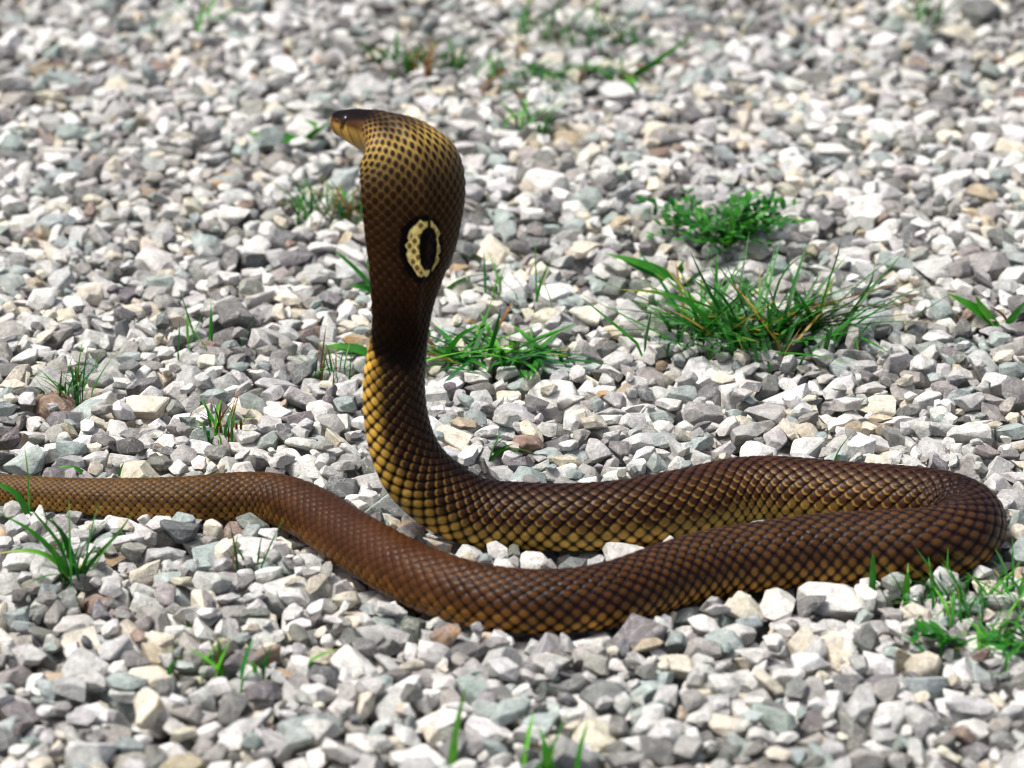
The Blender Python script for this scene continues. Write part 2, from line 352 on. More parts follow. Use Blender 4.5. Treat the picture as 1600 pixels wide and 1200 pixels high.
rh = np.sqrt(((p-1)/40)**2+((q+1)/55)**2)+wob
ri = (np.abs((0.3*p+0.7*pf-10)/17.5)**2.4+np.abs((0.3*q+0.7*qf)/35)**2.4)**(1/2.4); p, q = pf, qf
halo = smooth(1.06, 0.92, rh)*dorsal
blk = srgb(9, 5, 6)[None, None]; cream = srgb(232, 214, 132)[None, None]
colr = colr*(1-halo[..., None])+blk*halo[..., None]
ring = smooth(1.03, 0.97, ro)*smooth(0.96, 1.03, ri)*dorsal
cut = smooth(4.0, 2.0, np.abs(p-10-0.1*q+3))*(q > 25) + smooth(3.5, 1.5, np.abs(p-17+0.0*q))*(q < -30)
spots = smooth(0.30, 0.48, edge)*(h1[..., 0] < 0.9)*smooth(1.0, 0.9, ro)*(p < 2)
thin = smooth(0.26, 0.42, edge)*(p > 20)*0.55
ring = np.clip(ring*(1-np.clip(cut, 0, 1)), 0, 1)
rc = cream*(1-np.maximum(spots*0.92, thin)[..., None])+srgb(92, 54, 24)[None, None]*np.maximum(spots*0.92, thin)[..., None]
colr = colr*(1-ring[..., None])+rc*ring[..., None]
inner = smooth(0.5, 0.2, ri)*dorsal*0.5
colr = colr*(1-inner[..., None])+srgb(44, 24, 16)[None, None]*inner[..., None]
# ---- head colours by height on the head: dark crown, yellow-brown lips and cheeks, dark streak below the eye
hk = smooth(NC-7.2, NC-6.1, KK)[:, None]
hs = np.clip((KK-(NC-8))/7.0, 0, 1)[:, None]
side = smooth(0.23, 0.33, np.abs(tt)[None]+0.03*np.sin(hs*9))
crown = srgb(17, 9, 8)[None, None]; cheek = srgb(160, 128, 64)[None, None]; lip = srgb(206, 176, 92)[None, None]; brown = srgb(66, 43, 22)[None, None]
lowr = smooth(0.36, 0.47, np.abs(tt)[None]+0.05*smooth(0.55, 0.9, hs))*np.ones((NR, 1))
hc = crown*(1-side[..., None])+brown*side[..., None]
hc = hc*(1-lowr[..., None])+cheek*lowr[..., None]
plate = smooth(0.03, 0.13, np.abs(np.mod(hs*7.0+np.abs(tt)[None]*1.6, 1)-0.5))[..., None]
hc = hc*(1-0.62*(1-plate)*lowr[..., None])*(0.8+0.4*np.modf(np.abs(np.sin(np.floor(hs*7.0+np.abs(tt)[None]*1.6+0.5)*7.7)*91.7))[0])[..., None]
nose = smooth(NC-3.6, NC-2.6, KK)[:, None, None]*side[..., None]; hc = hc*(1-nose*0.7)+srgb(104, 62, 32)[None, None]*nose*0.7
nape = (smooth(NC-9.6, NC-7.6, KK)[:, None]*smooth(0.34, 0.14, np.abs(tt)[None]))[..., None]*0.85
colr = colr*(1-nape)+srgb(24, 15, 15)[None, None]*nape
colr = colr*(1-hk[..., None])+hc*hk[..., None]
# ---- eye spot: where the head shows the eye, mirrored on the other side
flat2, zz = project(SV2)
hsel = (KK > NC-5.5)[:, None] & (np.abs(tt) < 0.6)[None] & ((SN*(CAM-SV2)).sum(2) > 0)
ex = np.where(hsel, (flat2[..., 0]-539)**2+(flat2[..., 1]-185)**2, 1e9); ei, ej = np.unravel_index(np.argmin(ex), ex.shape)
ejm = NA-1-ej
nx = np.where(hsel, (flat2[..., 0]-526)**2+(flat2[..., 1]-187)**2, 1e9); ni, nj = np.unravel_index(np.argmin(nx), nx.shape)
for jj in (ej, ejm):
    E = SV2[ei, jj]; dE = SV2-E
    along = (dE*T[ei]).sum(2)/kpx; up = (dE*Nn[ei]).sum(2)/kpx; rr = np.linalg.norm(dE, axis=2)/kpx
    st = smooth(5.0, 3.0, np.abs(along+0.10*up))*(up < 2)*smooth(-20, -14, up)*(rr < 24)*(KK > NC-6)[:, None]
    rim = smooth(9, 6.5, rr)
    f = np.clip(np.maximum(st, rim), 0, 1)[..., None]*0.9; colr = colr*(1-f)+srgb(30, 17, 14)[None, None]*f
iV = np.arange(NR-1)[:, None]*NA + np.arange(NA)[None]; iN = np.arange(NR-1)[:, None]*NA + (np.arange(NA)[None]+1) % NA
SQ = np.stack([iV, iN, iN+NA, iV+NA], -1).reshape(-1, 4)
base_loc = Cn[np.argmin(np.abs(KK-NL))].copy(); base_loc[2] = 0.0
snake = tag(empty('cobra', base_loc), 'brown cobra rearing with spread hood and a cream ring mark, coiled on gravel', 'snake')
me = mesh_np('cobra_body', SV2.reshape(-1, 3)-base_loc, SQ, True)
gloss = (1-0.72*smooth(NL+5.2, NL+7, KK)*smooth(NL+14, NL+12, KK))*(1-0.5*smooth(NC-9, NC-7, KK))   # the dark neck and crown are matt
attr_col(me, 'col', np.concatenate([np.clip(colr, 0, 1), gloss[:, None, None]*np.ones((1, NA, 1))], 2).reshape(-1, 4))
me.shade_smooth()
link('body', me, M_SNAKE, snake)
def ball(name, c, n, t, rad, squash, mat, lab=None):
    bm = bmesh.new(); bmesh.ops.create_uvsphere(bm, u_segments=20, v_segments=12, radius=1)
    n = Vector(n).normalized(); t = Vector(t); t = (t-n*t.dot(n)).normalized(); b = n.cross(t)
    for v in bm.verts: v.co = (t*v.co.x*rad[0]+b*v.co.y*rad[1]+n*v.co.z*squash) + Vector(c)-Vector(base_loc)
    for f in bm.faces: f.smooth = True
    me = bpy.data.meshes.new(name); bm.to_mesh(me); bm.free(); o = link(name, me, mat, snake)
    if lab: o['label'] = lab
for jj in (ej, ejm): ball('eye', SV2[ei, jj]-SN[ei, jj]*0.0008, SN[ei, jj], T[ei], (0.0026, 0.0028), 0.0018, M_EYE, 'glossy round black eye')
for jj in (nj, NA-1-nj): ball('nostril', SV2[ni, jj], SN[ni, jj], T[ni], (0.0009, 0.0011), 0.0003, M_NOSTRIL)

# ------------------------------------------------------------------ gravel: angular chips dropped onto a height field
X0, X1, Y0, Y1, RES = -0.92, 0.92, -0.86, 1.42, 0.0025
NX, NY = int((X1-X0)/RES), int((Y1-Y0)/RES)
H = np.full((NX, NY), GZ, np.float32); TOPID = np.full((NX, NY), -1, np.int32); CEIL = np.full((NX, NY), 9.0, np.float32); STOP = np.full((NX, NY), -9.0, np.float32)
sv = SV2.reshape(-1, 3); ci = ((sv[:, 0]-X0)/RES).astype(int); cj = ((sv[:, 1]-Y0)/RES).astype(int)
ok = (ci >= 0) & (ci < NX) & (cj >= 0) & (cj < NY) & (sv[:, 2] < 0.12)
np.minimum.at(CEIL, (ci[ok], cj[ok]), sv[ok, 2].astype(np.float32)); np.maximum.at(STOP, (ci[ok], cj[ok]), sv[ok, 2].astype(np.float32))

def make_shape():
    n = rng.integers(8, 13); dirs = []
    while len(dirs) < n:
        v = rng.normal(size=3); v /= np.linalg.norm(v)
        if all(np.dot(v, o) < 0.80 for o in dirs): dirs.append(v)
    d = rng.uniform(0.62, 1.0, n)
    dirs += [np.array(a, float) for a in ((1, 0, 0), (-1, 0, 0), (0, 1, 0), (0, -1, 0), (0, 0, 1), (0, 0, -1))]
    d = np.concatenate([d, np.full(6, 1.08)])
    sc = np.array([1.0, rng.uniform(0.60, 0.92), rng.uniform(0.36, 0.70)])
    nn = np.array(dirs)/sc; ln = np.linalg.norm(nn, axis=1); nn /= ln[:, None]; dd = d/ln
    bm = bmesh.new(); bmesh.ops.create_cube(bm, size=4.0)
    for a, b in zip(nn, dd):
        bmesh.ops.bisect_plane(bm, geom=bm.verts[:]+bm.edges[:]+bm.faces[:], plane_co=Vector(a*b), plane_no=Vector(a), clear_outer=True)
        bed = [e for e in bm.edges if e.is_boundary]
        if bed: bmesh.ops.holes_fill(bm, edges=bed)
    bmesh.ops.remove_doubles(bm, verts=bm.verts[:], dist=0.07); bmesh.ops.dissolve_degenerate(bm, dist=0.02, edges=bm.edges[:])
    bmesh.ops.recalc_face_normals(bm, faces=bm.faces[:])
    def arr(b):
        b.verts.index_update()
        return np.array([v.co[:] for v in b.verts]), np.array([[v.index for v in f.verts] for f in b.faces])
    lo = bm.copy(); bmesh.ops.triangulate(lo, faces=lo.faces[:]); LO = arr(lo); lo.free()
    bmesh.ops.bevel(bm, geom=bm.edges[:]+bm.verts[:], offset=0.055, segments=1, profile=0.6, affect='EDGES', clamp_overlap=True)
    bmesh.ops.remove_doubles(bm, verts=bm.verts[:], dist=0.012)
    bmesh.ops.triangulate(bm, faces=bm.faces[:])
    md = bm.copy(); MD = arr(md); md.free()
    long = [e for e in bm.edges if e.calc_length() > 0.42]
    bmesh.ops.subdivide_edges(bm, edges=long, cuts=1, use_grid_fill=True); bmesh.ops.triangulate(bm, faces=bm.faces[:])
    bm.normal_update(); o = Vector(rng.uniform(0, 50, 3))
    for v in bm.verts: v.co += v.normal*(mnoise.noise(v.co*2.3+o)*0.045+mnoise.noise(v.co*5.5+o)*0.022)
    HI = arr(bm); bm.free()
    return nn, dd, LO, MD, HI, sc
SHAPES = [make_shape() for _ in range(70)]

PALETTE = [  # share, words, colour, spread, stain chance
    (0.31, 'white', (0.80, 0.80, 0.765), 0.05, 0.02), (0.11, 'cream', (0.76, 0.71, 0.58), 0.05, 0.05), (0.26, 'pale grey', (0.57, 0.575, 0.56), 0.06, 0.01),
    (0.14, 'warm grey', (0.38, 0.37, 0.35), 0.05, 0.02), (0.15, 'dark grey', (0.215, 0.215, 0.21), 0.04, 0.02), (0.11, 'blue-green grey', (0.41, 0.475, 0.455), 0.05, 0.02),
    (0.012, 'tan', (0.54, 0.46, 0.33), 0.05, 0.2), (0.006, 'reddish brown', (0.30, 0.22, 0.18), 0.04, 0.2)]
PW = np.cumsum([p[0] for p in PALETTE]); PW /= PW[-1]
stones = []                                                 # shape, R, size, pos, palette, colour
nfreq = [(rng.uniform(3, 9), rng.uniform(3, 9), rng.uniform(0, 6)) for _ in range(5)]
def cap_at(x, y): return 0.0075 + 0.0022*sum(math.sin(a*x+b*y+c) for a, b, c in nfreq)
def drop(size, x, y, tries, capk=0.0):
    si = int(rng.integers(len(SHAPES))); nn, dd = SHAPES[si][:2]
    R = np.array(Euler((rng.normal(0, 0.42), rng.normal(0, 0.42), rng.uniform(0, 2*PI))).to_matrix())
    n = nn@R.T; d = dd*size/2
    h = int(size*0.62/RES)+1; g = np.arange(-h, h+1)*RES
    gx_, gy_ = np.meshgrid(g, g, indexing='ij')
    hz = (d[:, None, None]-n[:, 0][:, None, None]*gx_-n[:, 1][:, None, None]*gy_)/np.where(np.abs(n[:, 2]) < 1e-4, 1e-4, n[:, 2])[:, None, None]
    up = n[:, 2] > 0
    top = hz[up].min(0); bot = hz[~up].max(0); ins = top > bot
    if ins.sum() < 4: return False
    best = None
    for k in range(tries):
        xx = x+rng.normal(0, 0.012)*(k > 0); yy = y+rng.normal(0, 0.012)*(k > 0)
        a = int((xx-X0)/RES); b = int((yy-Y0)/RES)
        if a-h < 0 or b-h < 0 or a+h >= NX or b+h >= NY: continue
        Hp = H[a-h:a+h+1, b-h:b+h+1][ins]-bot[ins]
        z = float(np.partition(Hp, int(len(Hp)*0.90))[int(len(Hp)*0.90)])
        if best is None or z < best[0]: best = (z, a, b)
    if best is None: return False
    z, a, b = best; px_, py_ = X0+(a+0.5)*RES, Y0+(b+0.5)*RES
    if z+top[ins].max() > cap_at(px_, py_)+capk+rng.normal(0, 0.003): return False
    sl = (slice(a-h, a+h+1), slice(b-h, b+h+1))
    if ((top+z-CEIL[sl])[ins] > 0.0006).any(): return False
    m = ins & (top+z > H[sl])
    H[sl][m] = (top+z)[m]; TOPID[sl][m] = len(stones)
    pi_ = int(np.searchsorted(PW, rng.random())); P = PALETTE[pi_]
    c = np.array(P[2])*(1+rng.normal(0, 0.10))+rng.normal(0, 0.008, 3)
    stain = rng.uniform(0.4, 0.9) if rng.random() < P[4] else 0.0
    stones.append((si, R, size, np.array([px_, py_, z]), pi_, np.clip(np.append(c, stain), 0.02, 0.9) if stain else np.append(np.clip(c, 0.02, 0.86), 0.0)))
    return True
AREA = (X1-X0)*(Y1-Y0)
for med, sig, lo, hi, n, tries in ((0.0265, 0.26, 0.017, 0.052, int(AREA*4300), 6), (0.0195, 0.22, 0.012, 0.030, int(AREA*4300), 6), (0.012, 0.28, 0.006, 0.018, int(AREA*3300), 4)):
    for _ in range(n):
        drop(float(np.clip(med*math.exp(rng.normal(0, sig)), lo, hi)), rng.uniform(X0, X1), rng.uniform(Y0, Y1), tries)
for _ in range(150):                                        # a few loose bigger lumps lying on top
    drop(float(rng.uniform(0.032, 0.048)), rng.uniform(-0.5, 0.5), rng.uniform(-0.7, 1.0), 8, 0.009)
for _ in range(420):                                        # stones shouldered aside along the lying body
    k_ = rng.uniform(3.5, NL+1); i_ = int(np.argmin(np.abs(KK-k_))); sd_ = 1 if rng.random() < 0.5 else -1
    q_ = Cn[i_]+Ln[i_]*sd_*(G[i_, 3]*rng.uniform(0.95, 1.5)); drop(float(np.clip(0.023*math.exp(rng.normal(0, 0.3)), 0.012, 0.038)), q_[0], q_[1], 3, 0.009)
# ---- how much of each stone the picture shows (rays marched over the height field)
Hs = np.maximum(H, STOP); ids = np.where(STOP > H, -2, TOPID)
qx, qy = np.meshgrid(np.arange(2, 1600, 4.0), np.arange(2, 1200, 4.0)); rd = FWD+np.stack([(qx-800)/FPX, 0*qx, 0*qx], -1)+UPV*((600-qy)/FPX)[..., None]
t = (0.075-CAM[2])/rd[..., 2]; hit = np.full(qx.shape, -1); live = np.ones(qx.shape, bool)
for _ in range(130):
    Pp = CAM+rd*t[..., None]; a = np.clip(((Pp[..., 0]-X0)/RES).astype(int), 0, NX-1); b = np.clip(((Pp[..., 1]-Y0)/RES).astype(int), 0, NY-1)
    m = live & (Pp[..., 2] <= Hs[a, b]); hit[m] = ids[a[m], b[m]]; live &= ~m; t = t+0.0022
fp, _z = project(SV2[KK > NL+2].reshape(-1, 3)); hit[np.clip((fp[:, 1]/4).astype(int), 0, 299), np.clip((fp[:, 0]/4).astype(int), 0, 399)] = -2
count = np.bincount(hit[hit >= 0], minlength=len(stones))
order = np.argsort(-count); single = set(int(i) for i in order[:300]); 
print('stones', len(stones), 'visible', int((count > 0).sum()), 'smallest single', int(count[order[299]])*16)
RECOLOUR = [(385, 658, 4), (55, 368, 7), (1400, 350, 0), (1460, 515, 0), (1420, 955, 1), (1075, 960, 5), (1090, 1000, 3), (1250, 960, 4), (1310, 1000, 1), (1220, 1000, 0), (1215, 1045, 0), (1400, 1130, 0), (1440, 1010, 5), (1530, 945, 5),
            (1580, 690, 5), (1570, 570, 5), (590, 1010, 4), (720, 1005, 7), (790, 1110, 5), (560, 1150, 0), (120, 1050, 2), (270, 1015, 1), (345, 970, 0), (450, 935, 0), (170, 940, 4), (380, 920, 4), (250, 880, 1), (55, 870, 2), (460, 870, 0),
            (430, 640, 0), (480, 640, 0), (180, 560, 5), (330, 370, 5), (1530, 295, 6), (1045, 245, 7), (1100, 240, 4), (940, 265, 0), (1060, 610, 5), (860, 600, 1), (845, 470, 3), (1010, 1035, 0), (990, 1015, 6), (1590, 770, 0), (1340, 660, 6),
            (745, 660, 6), (680, 690, 1), (880, 600, 0), (830, 640, 4), (110, 460, 0), (215, 440, 0), (1180, 880, 0), (820, 878, 0), (700, 850, 0), (1330, 1090, 2), (1160, 1010, 5), (1370, 1075, 3)]
for px_, py_, k_ in RECOLOUR:                               # stones whose own colour stands out in the photograph
    i_ = int(hit[int(py_)//4, int(px_)//4])
    if i_ >= 0:
        q_ = stones[i_]; stones[i_] = q_[:4]+(k_, np.append(np.array(PALETTE[k_][2])*rng.uniform(0.96, 1.06), 0.6 if k_ == 7 else 0.0))
topset = set(np.unique(TOPID).tolist())

# landmarks used to say where a stone lies
def ring_pt(k): return Cn[np.argmin(np.abs(KK-k))][:2]
LAND = [(ring_pt(k), s) for k, s in ((4.5, 'thin tail'), (6.5, 'thin tail'), (8.5, 'hump of the tail'), (11, 'dip of the tail'), (13, 'plain lower coil'), (15, 'plain lower coil'), (17, 'plain lower coil'), (19.5, 'thick lower coil'),
        (22, 'bend of the coil'), (24, 'bend of the coil'), (27, 'upper coil'), (30, 'upper coil'), (33, 'upper coil'), (NL+2, 'foot of the raised neck'))]
PLANT_LAND = []
def stone_arrays(idx, level):
    si, R, size, pos, pi_, c = stones[idx]; V, F = SHAPES[si][2+level]
    Vl = V*(size/2); return Vl@R.T, F, Vl, c
def build_gravel():
    Vs, Fs, Cs, RCs = [], [], [], []; n = 0
    for i in range(len(stones)):
        if i in single: continue
        lev = 2 if count[i] >= 6 else (1 if (count[i] > 0 or i in topset) else 0)
        V, F, Vl, c = stone_arrays(i, lev)
        Vs.append(V+stones[i][3]); Fs.append(F+n); n += len(V)
        Cs.append(np.repeat(c[None], len(V), 0)); RCs.append(Vl+np.array([i*0.137 % 7, i*0.071 % 5, i*0.033 % 3]))
    me = mesh_np('gravel', np.vstack(Vs), np.vstack(Fs)); attr_col(me, 'col', np.vstack(Cs)); attr_vec(me, 'rc', np.vstack(RCs))
    me.shade_smooth(); me.set_sharp_from_angle(angle=math.radians(24))
    print('gravel tris', len(me.polygons))
    o = tag(link('gravel', me, M_STONE), 'bed of loose angular white and grey crushed stone', 'gravel', kind='stuff')
    sx_, sy_ = X1-X0-0.03, Y1-Y0-0.03                       # the bed goes on beyond the picture: the same stones turned about
    for ix_, iy_ in ((-1, 0), (1, 0), (0, 1), (-1, 1), (1, 1), (0, 2), (-1, -1), (1, -1), (-1, 2), (1, 2)):
        c_ = o.copy(); COL.objects.link(c_); turn = (ix_+iy_) % 2
        c_.location = (ix_*sx_, iy_*sy_+(Y0+Y1 if turn else 0), -0.001); c_.rotation_euler = (0, 0, PI if turn else 0)
        c_['label'] = 'outlying gravel bed of white and grey crushed stone around the place'
build_gravel()
STONE_JOBS = sorted(single)

# ------------------------------------------------------------------ grass and weeds
G_MID, G_DARK, G_LIGHT, G_BLUE = srgb(52, 128, 36), srgb(34, 96, 32), srgb(92, 166, 46), srgb(40, 116, 48)
G_YEL, G_BRN, G_ORA = srgb(176, 150, 62), srgb(112, 76, 40), srgb(190, 120, 44)
def blade_mesh(pts, width, c0, c1, fold=0.25, leaf=False, twist=0.0):
    P = np.array(pts); n = len(P); T_ = np.gradient(P, axis=0); T_ /= np.maximum(np.linalg.norm(T_, axis=1), 1e-9)[:, None]
    s = np.linspace(0, 1, n)
    side = np.cross(T_, np.array([0, 0, 1.0])); ln = np.linalg.norm(side, axis=1)
    alt = np.array([math.cos(P[0, 0]*900), math.sin(P[0, 0]*900), 0]); side = np.where(ln[:, None] < 0.12, alt, side/np.maximum(ln, 1e-6)[:, None])
    side = side*0.8 + alt*0.35; side /= np.linalg.norm(side, axis=1)[:, None]
    nr = np.cross(side, T_)
    side = side*math.cos(twist)+nr*math.sin(twist); nr = np.cross(side, T_)
    wd = width/2*(np.sin(PI*np.clip(s*0.86+0.12, 0, 1))**0.7 if leaf else np.minimum(1, 0.55+s*2.2)*np.clip(1-s**2.6, 0.03, 1))
    V = np.stack([P-side*wd[:, None]+nr*(wd*fold)[:, None], P, P+side*wd[:, None]+nr*(wd*fold)[:, None]], 1).reshape(-1, 3)
    F = []
    for i in range(n-1):
        for k in (0, 1):
            a = i*3+k; F.append((a, a+1, a+4, a+3))
    me = mesh_np('blade', V, np.array(F), True)
    tcol = np.clip((s-0.55)/0.45, 0, 1)[:, None]**1.5
    C = np.concatenate([c0*(1-tcol)+c1*tcol, np.ones((n, 1))], 1); attr_col(me, 'col', np.repeat(C, 3, 0)); me.shade_smooth()
    return me
def curve_pts(base, az, lean, length, droop, n=8):
    p = np.array(base, float); out = [p.copy()]; th = lean
    for i in range(n-1):
        th2 = th+droop*(i/(n-1))**1.3; st = length/(n-1)
        p = p+np.array([math.cos(az)*math.sin(th2), math.sin(az)*math.sin(th2), math.cos(th2)])*st; p[2] = max(p[2], 0.003); out.append(p.copy())
    return out
def gpos(px, py):                                           # where the sight line meets the stones
    r = ray(px, py); t_ = (0.03-CAM[2])/r[2]
    for _ in range(120):
        p_ = CAM+r*t_; a_, b_ = int((p_[0]-X0)/RES), int((p_[1]-Y0)/RES)
        if not (0 <= a_ < NX and 0 <= b_ < NY): return on_z(px, py, 0.004)
        if p_[2] <= max(H[a_, b_], -0.006): return p_
        t_ += 0.001
    return on_z(px, py, 0.0)
def pick(mix):
    r = rng.random()*sum(m[0] for m in mix)
    for m in mix:
        r -= m[0]
        if r <= 0: return m[1], m[2]
    return mix[-1][1], mix[-1][2]
GREEN = [(5, G_MID, G_LIGHT), (4, G_DARK, G_MID), (1.5, G_MID, G_YEL), (0.5, G_BRN, G_ORA)]
FRESH = [(5, G_MID, G_LIGHT), (2.5, G_LIGHT, G_LIGHT), (2, G_BLUE, G_MID), (1.2, G_MID, G_YEL), (0.6, G_BRN, G_ORA)]
DULL = [(5, G_DARK, G_MID), (1.2, G_BRN, G_DARK), (1.5, G_MID, G_YEL), (0.5, G_BRN, G_YEL)]
def tuft(name, px, py, n, length, lean, width, label, cat='grass', mix=GREEN, droop=(0.1, 0.7), spread=0.010, azc=None, group='grass tufts growing through the gravel', extra=(), leafy=False, leaf_name='blade', stretch=1.0):
    b = gpos(px, py); root = tag(empty(name, b), label, cat, group, 'thing'); PLANT_LAND.append((b[:2], label))
    for k in range(n):
        o = np.array([rng.normal(0, spread)*stretch, rng.normal(0, spread), -0.012])
        az = rng.uniform(0, 2*PI) if azc is None else rng.normal(azc[0], azc[1])
        ln_ = rng.uniform(*length); c0, c1 = pick(mix); j = rng.uniform(0.85, 1.15)
        me = blade_mesh(curve_pts(o, az, rng.uniform(*lean), ln_+0.012, rng.uniform(*droop)), rng.uniform(*width), c0*j, c1*j, leaf=leafy)
        link(leaf_name, me, M_GRASS, root)
    for pts, wd, c0, c1 in extra:                           # blades traced from root to tip, in pixels, standing in the tuft's own plane
        W3 = [on_y(x, y, b[1]+dy)-b for x, y, dy in pts]; W3 = np.array(W3)
        W3[0, 2] = min(W3[0, 2], -0.004)
        s = np.linspace(0, len(W3)-1, 9); W3 = np.stack([np.interp(s, np.arange(len(W3)), W3[:, c]) for c in range(3)], 1)
        W3[1:-1] = 0.5*W3[1:-1]+0.25*(W3[:-2]+W3[2:])
        link(leaf_name, blade_mesh(W3, wd*1.15, c0, c1, leaf=leafy, twist=rng.uniform(0.4, 0.8)), M_GRASS, root)
    return root
def weed(name, px, py, n, rad, height, leaf, label, group='leafy weeds growing through the gravel', mix=FRESH, stretch=1.6):
    b = gpos(px, py); root = tag(empty(name, b), label, 'weed', group, 'thing'); PLANT_LAND.append((b[:2], label))
    for k in range(n):
        az = rng.uniform(0, 2*PI); L_ = rng.uniform(0.35, 1)*rad; e = np.array([math.cos(az)*L_*stretch, math.sin(az)*L_, rng.uniform(0.35, 1)*height])
        P = [np.array([0, 0, -0.012]), e*0.35+np.array([0, 0, height*0.15]), e*0.7+np.array([0, 0, height*0.1]), e]
        s = np.linspace(0, 3, 7); P = np.stack([np.interp(s, range(4), np.array(P)[:, c]) for c in range(3)], 1)
        c0, c1 = pick(mix); st = link('stem', blade_mesh(P, 0.0018, c0*0.8+srgb(70, 40, 20)*0.2, c0, 0.6), M_GRASS, root)
        for q_ in range(2, 7):
            for sg in (-1, 1):
                a2 = az+sg*rng.uniform(0.5, 1.3); l2 = rng.uniform(*leaf); c0, c1 = pick(mix)
                link('leaf', blade_mesh(curve_pts(P[q_], a2, rng.uniform(0.6, 1.5), l2, 0.5, 5), l2*rng.uniform(0.38, 0.55), c0, c1, 0.2, True), M_GRASS, st)
    return root

FAN = []
for k_ in range(34):                                        # the clump's long low blades, mostly to its two sides
    sd_ = 1 if k_ % 3 else -1; x0_, y0_ = 1175+rng.normal(0, 30)+30*sd_, 522+rng.normal(0, 6)
    x1_ = 1210+rng.uniform(40, 285) if sd_ > 0 else 1140-rng.uniform(30, 150); y1_ = rng.uniform(415, 510); dy_ = rng.uniform(-0.02, 0.04)
    xm_, ym_ = 0.5*(x0_+x1_), 0.5*(y0_+y1_)-rng.uniform(2, 22); c_ = pick([(5, G_DARK, G_MID), (4, G_MID, G_MID), (2, G_MID, G_YEL), (0.5, G_YEL, G_ORA)])
    FAN.append(([(x0_, y0_, 0), (0.5*(x0_+xm_), 0.5*(y0_+ym_)-4, dy_*0.3), (xm_, ym_, dy_*0.6), (x1_, y1_, dy_)], rng.uniform(0.0026, 0.0046))+c_)
tuft('grass_clump', 1175, 524, 170, (0.025, 0.085), (0.65, 1.5), (0.0020, 0.0040), 'large spiky clump of dark green grass with orange stalks and yellow tips', droop=(0.0, 0.35), spread=0.018, stretch=1.7,
     mix=[(5, G_DARK, G_MID), (4, G_MID, G_MID), (2, G_MID, G_YEL), (0.7, G_YEL, G_ORA)],
     extra=FAN+[([(1270, 515, 0), (1295, 440, 0), (1313, 390, 0), (1316, 332, 0)], 0.0026, G_MID, G_ORA), ([(1300, 505, 0.01), (1365, 445, .01), (1366, 400, .01), (1363, 362, .01)], 0.002, G_MID, G_ORA),
            ([(1240, 520, 0), (1300, 490, 0), (1350, 462, 0), (1408, 402, 0)], 0.0042, G_DARK, G_DARK), ([(1250, 522, 0), (1320, 492, 0), (1400, 464, 0), (1478, 440, 0)], 0.0038, G_MID, G_YEL),
            ([(1230, 525, 0), (1320, 505, 0), (1400, 480, 0), (1445, 462, 0)], 0.0042, G_DARK, G_MID), ([(1130, 515, 0), (1080, 470, 0), (1020, 455, 0), (965, 452, 0)], 0.0036, G_MID, G_YEL),
            ([(1150, 515, 0), (1110, 460, 0), (1090, 420, 0), (1078, 392, 0)], 0.0032, G_DARK, G_DARK), ([(1130, 520, 0), (1080, 500, 0), (1040, 495, 0), (1005, 497, 0)], 0.0036, G_DARK, G_MID),
            ([(1200, 510, .01), (1215, 440, .01), (1245, 402, .01), (1285, 394, .01)], 0.0055, G_MID, G_LIGHT), ([(1155, 525, -.01), (1120, 522, -.01), (1090, 530, -.01)], 0.003, G_MID, G_DARK)])
weed('leafy_weed', 1135, 384, 46, 0.052, 0.032, (0.007, 0.012), 'bushy small-leaved weed behind the large spiky grass clump', mix=[(4, G_DARK, G_MID), (4, G_MID, G_LIGHT), (1, G_BLUE, G_BLUE)], stretch=1.4)
tuft('broad_leaf_plant', 1145, 378, 0, (0, 0), (0, 0), (0, 0), 'single upright broad green leaf between weed and grass clump', 'plant', group='broad-leaved sprouts', leafy=True, leaf_name='leaf',
     extra=[([(1150, 395, 0), (1146, 370, 0), (1142, 345, 0), (1143, 328, 0)], 0.012, G_MID, G_MID)])
tuft('broad_grass', 1062, 440, 0, (0, 0), (0, 0), (0, 0), 'flat broad-bladed grass leaning away beside the spiky clump', mix=FRESH, group='broad-bladed grasses', extra=[([(1062, 442, 0), (1030, 422, 0), (990, 408, 0), (945, 396, 0)], 0.008, G_MID, G_LIGHT),
     ([(1062, 440, 0), (1030, 430, 0), (1000, 418, 0), (965, 402, 0)], 0.007, G_BLUE, G_MID), ([(1070, 440, 0), (1062, 420, 0), (1070, 405, 0)], 0.006, G_MID, G_LIGHT), ([(1070, 440, 0), (1095, 425, 0), (1120, 420, 0)], 0.005, G_DARK, G_MID)])
tuft('broad_grass', 768, 562, 66, (0.02, 0.055), (1.05, 1.53), (0.0028, 0.006), 'lush broad-bladed green clump just behind the raised neck', mix=FRESH+[(3, G_DARK, G_MID)], droop=(0.0, 0.3), spread=0.017, stretch=1.9, group='broad-bladed grasses',
     extra=[([(740, 565, 0), (705, 552, 0), (670, 548, 0)], 0.008, G_MID, G_LIGHT), ([(690, 552, 0), (720, 525, 0), (748, 508, 0)], 0.010, G_MID, G_LIGHT), ([(760, 560, 0), (820, 540, 0), (870, 520, 0), (905, 502, 0)], 0.005, G_MID, G_LIGHT),
            ([(770, 560, 0), (830, 548, 0), (890, 540, 0)], 0.006, G_BLUE, G_MID), ([(745, 560, 0), (700, 565, 0), (665, 552, 0)], 0.006, G_MID, G_MID), ([(760, 555, 0), (775, 520, 0), (783, 480, 0)], 0.004, G_DARK, G_MID)])
tuft('grass_tuft', 528, 338, 80, (0.012, 0.036), (0.3, 1.4), (0.0018, 0.0034), 'short brown-green grass tuft behind the hood on the tail side', mix=DULL, spread=0.012, stretch=1.5)
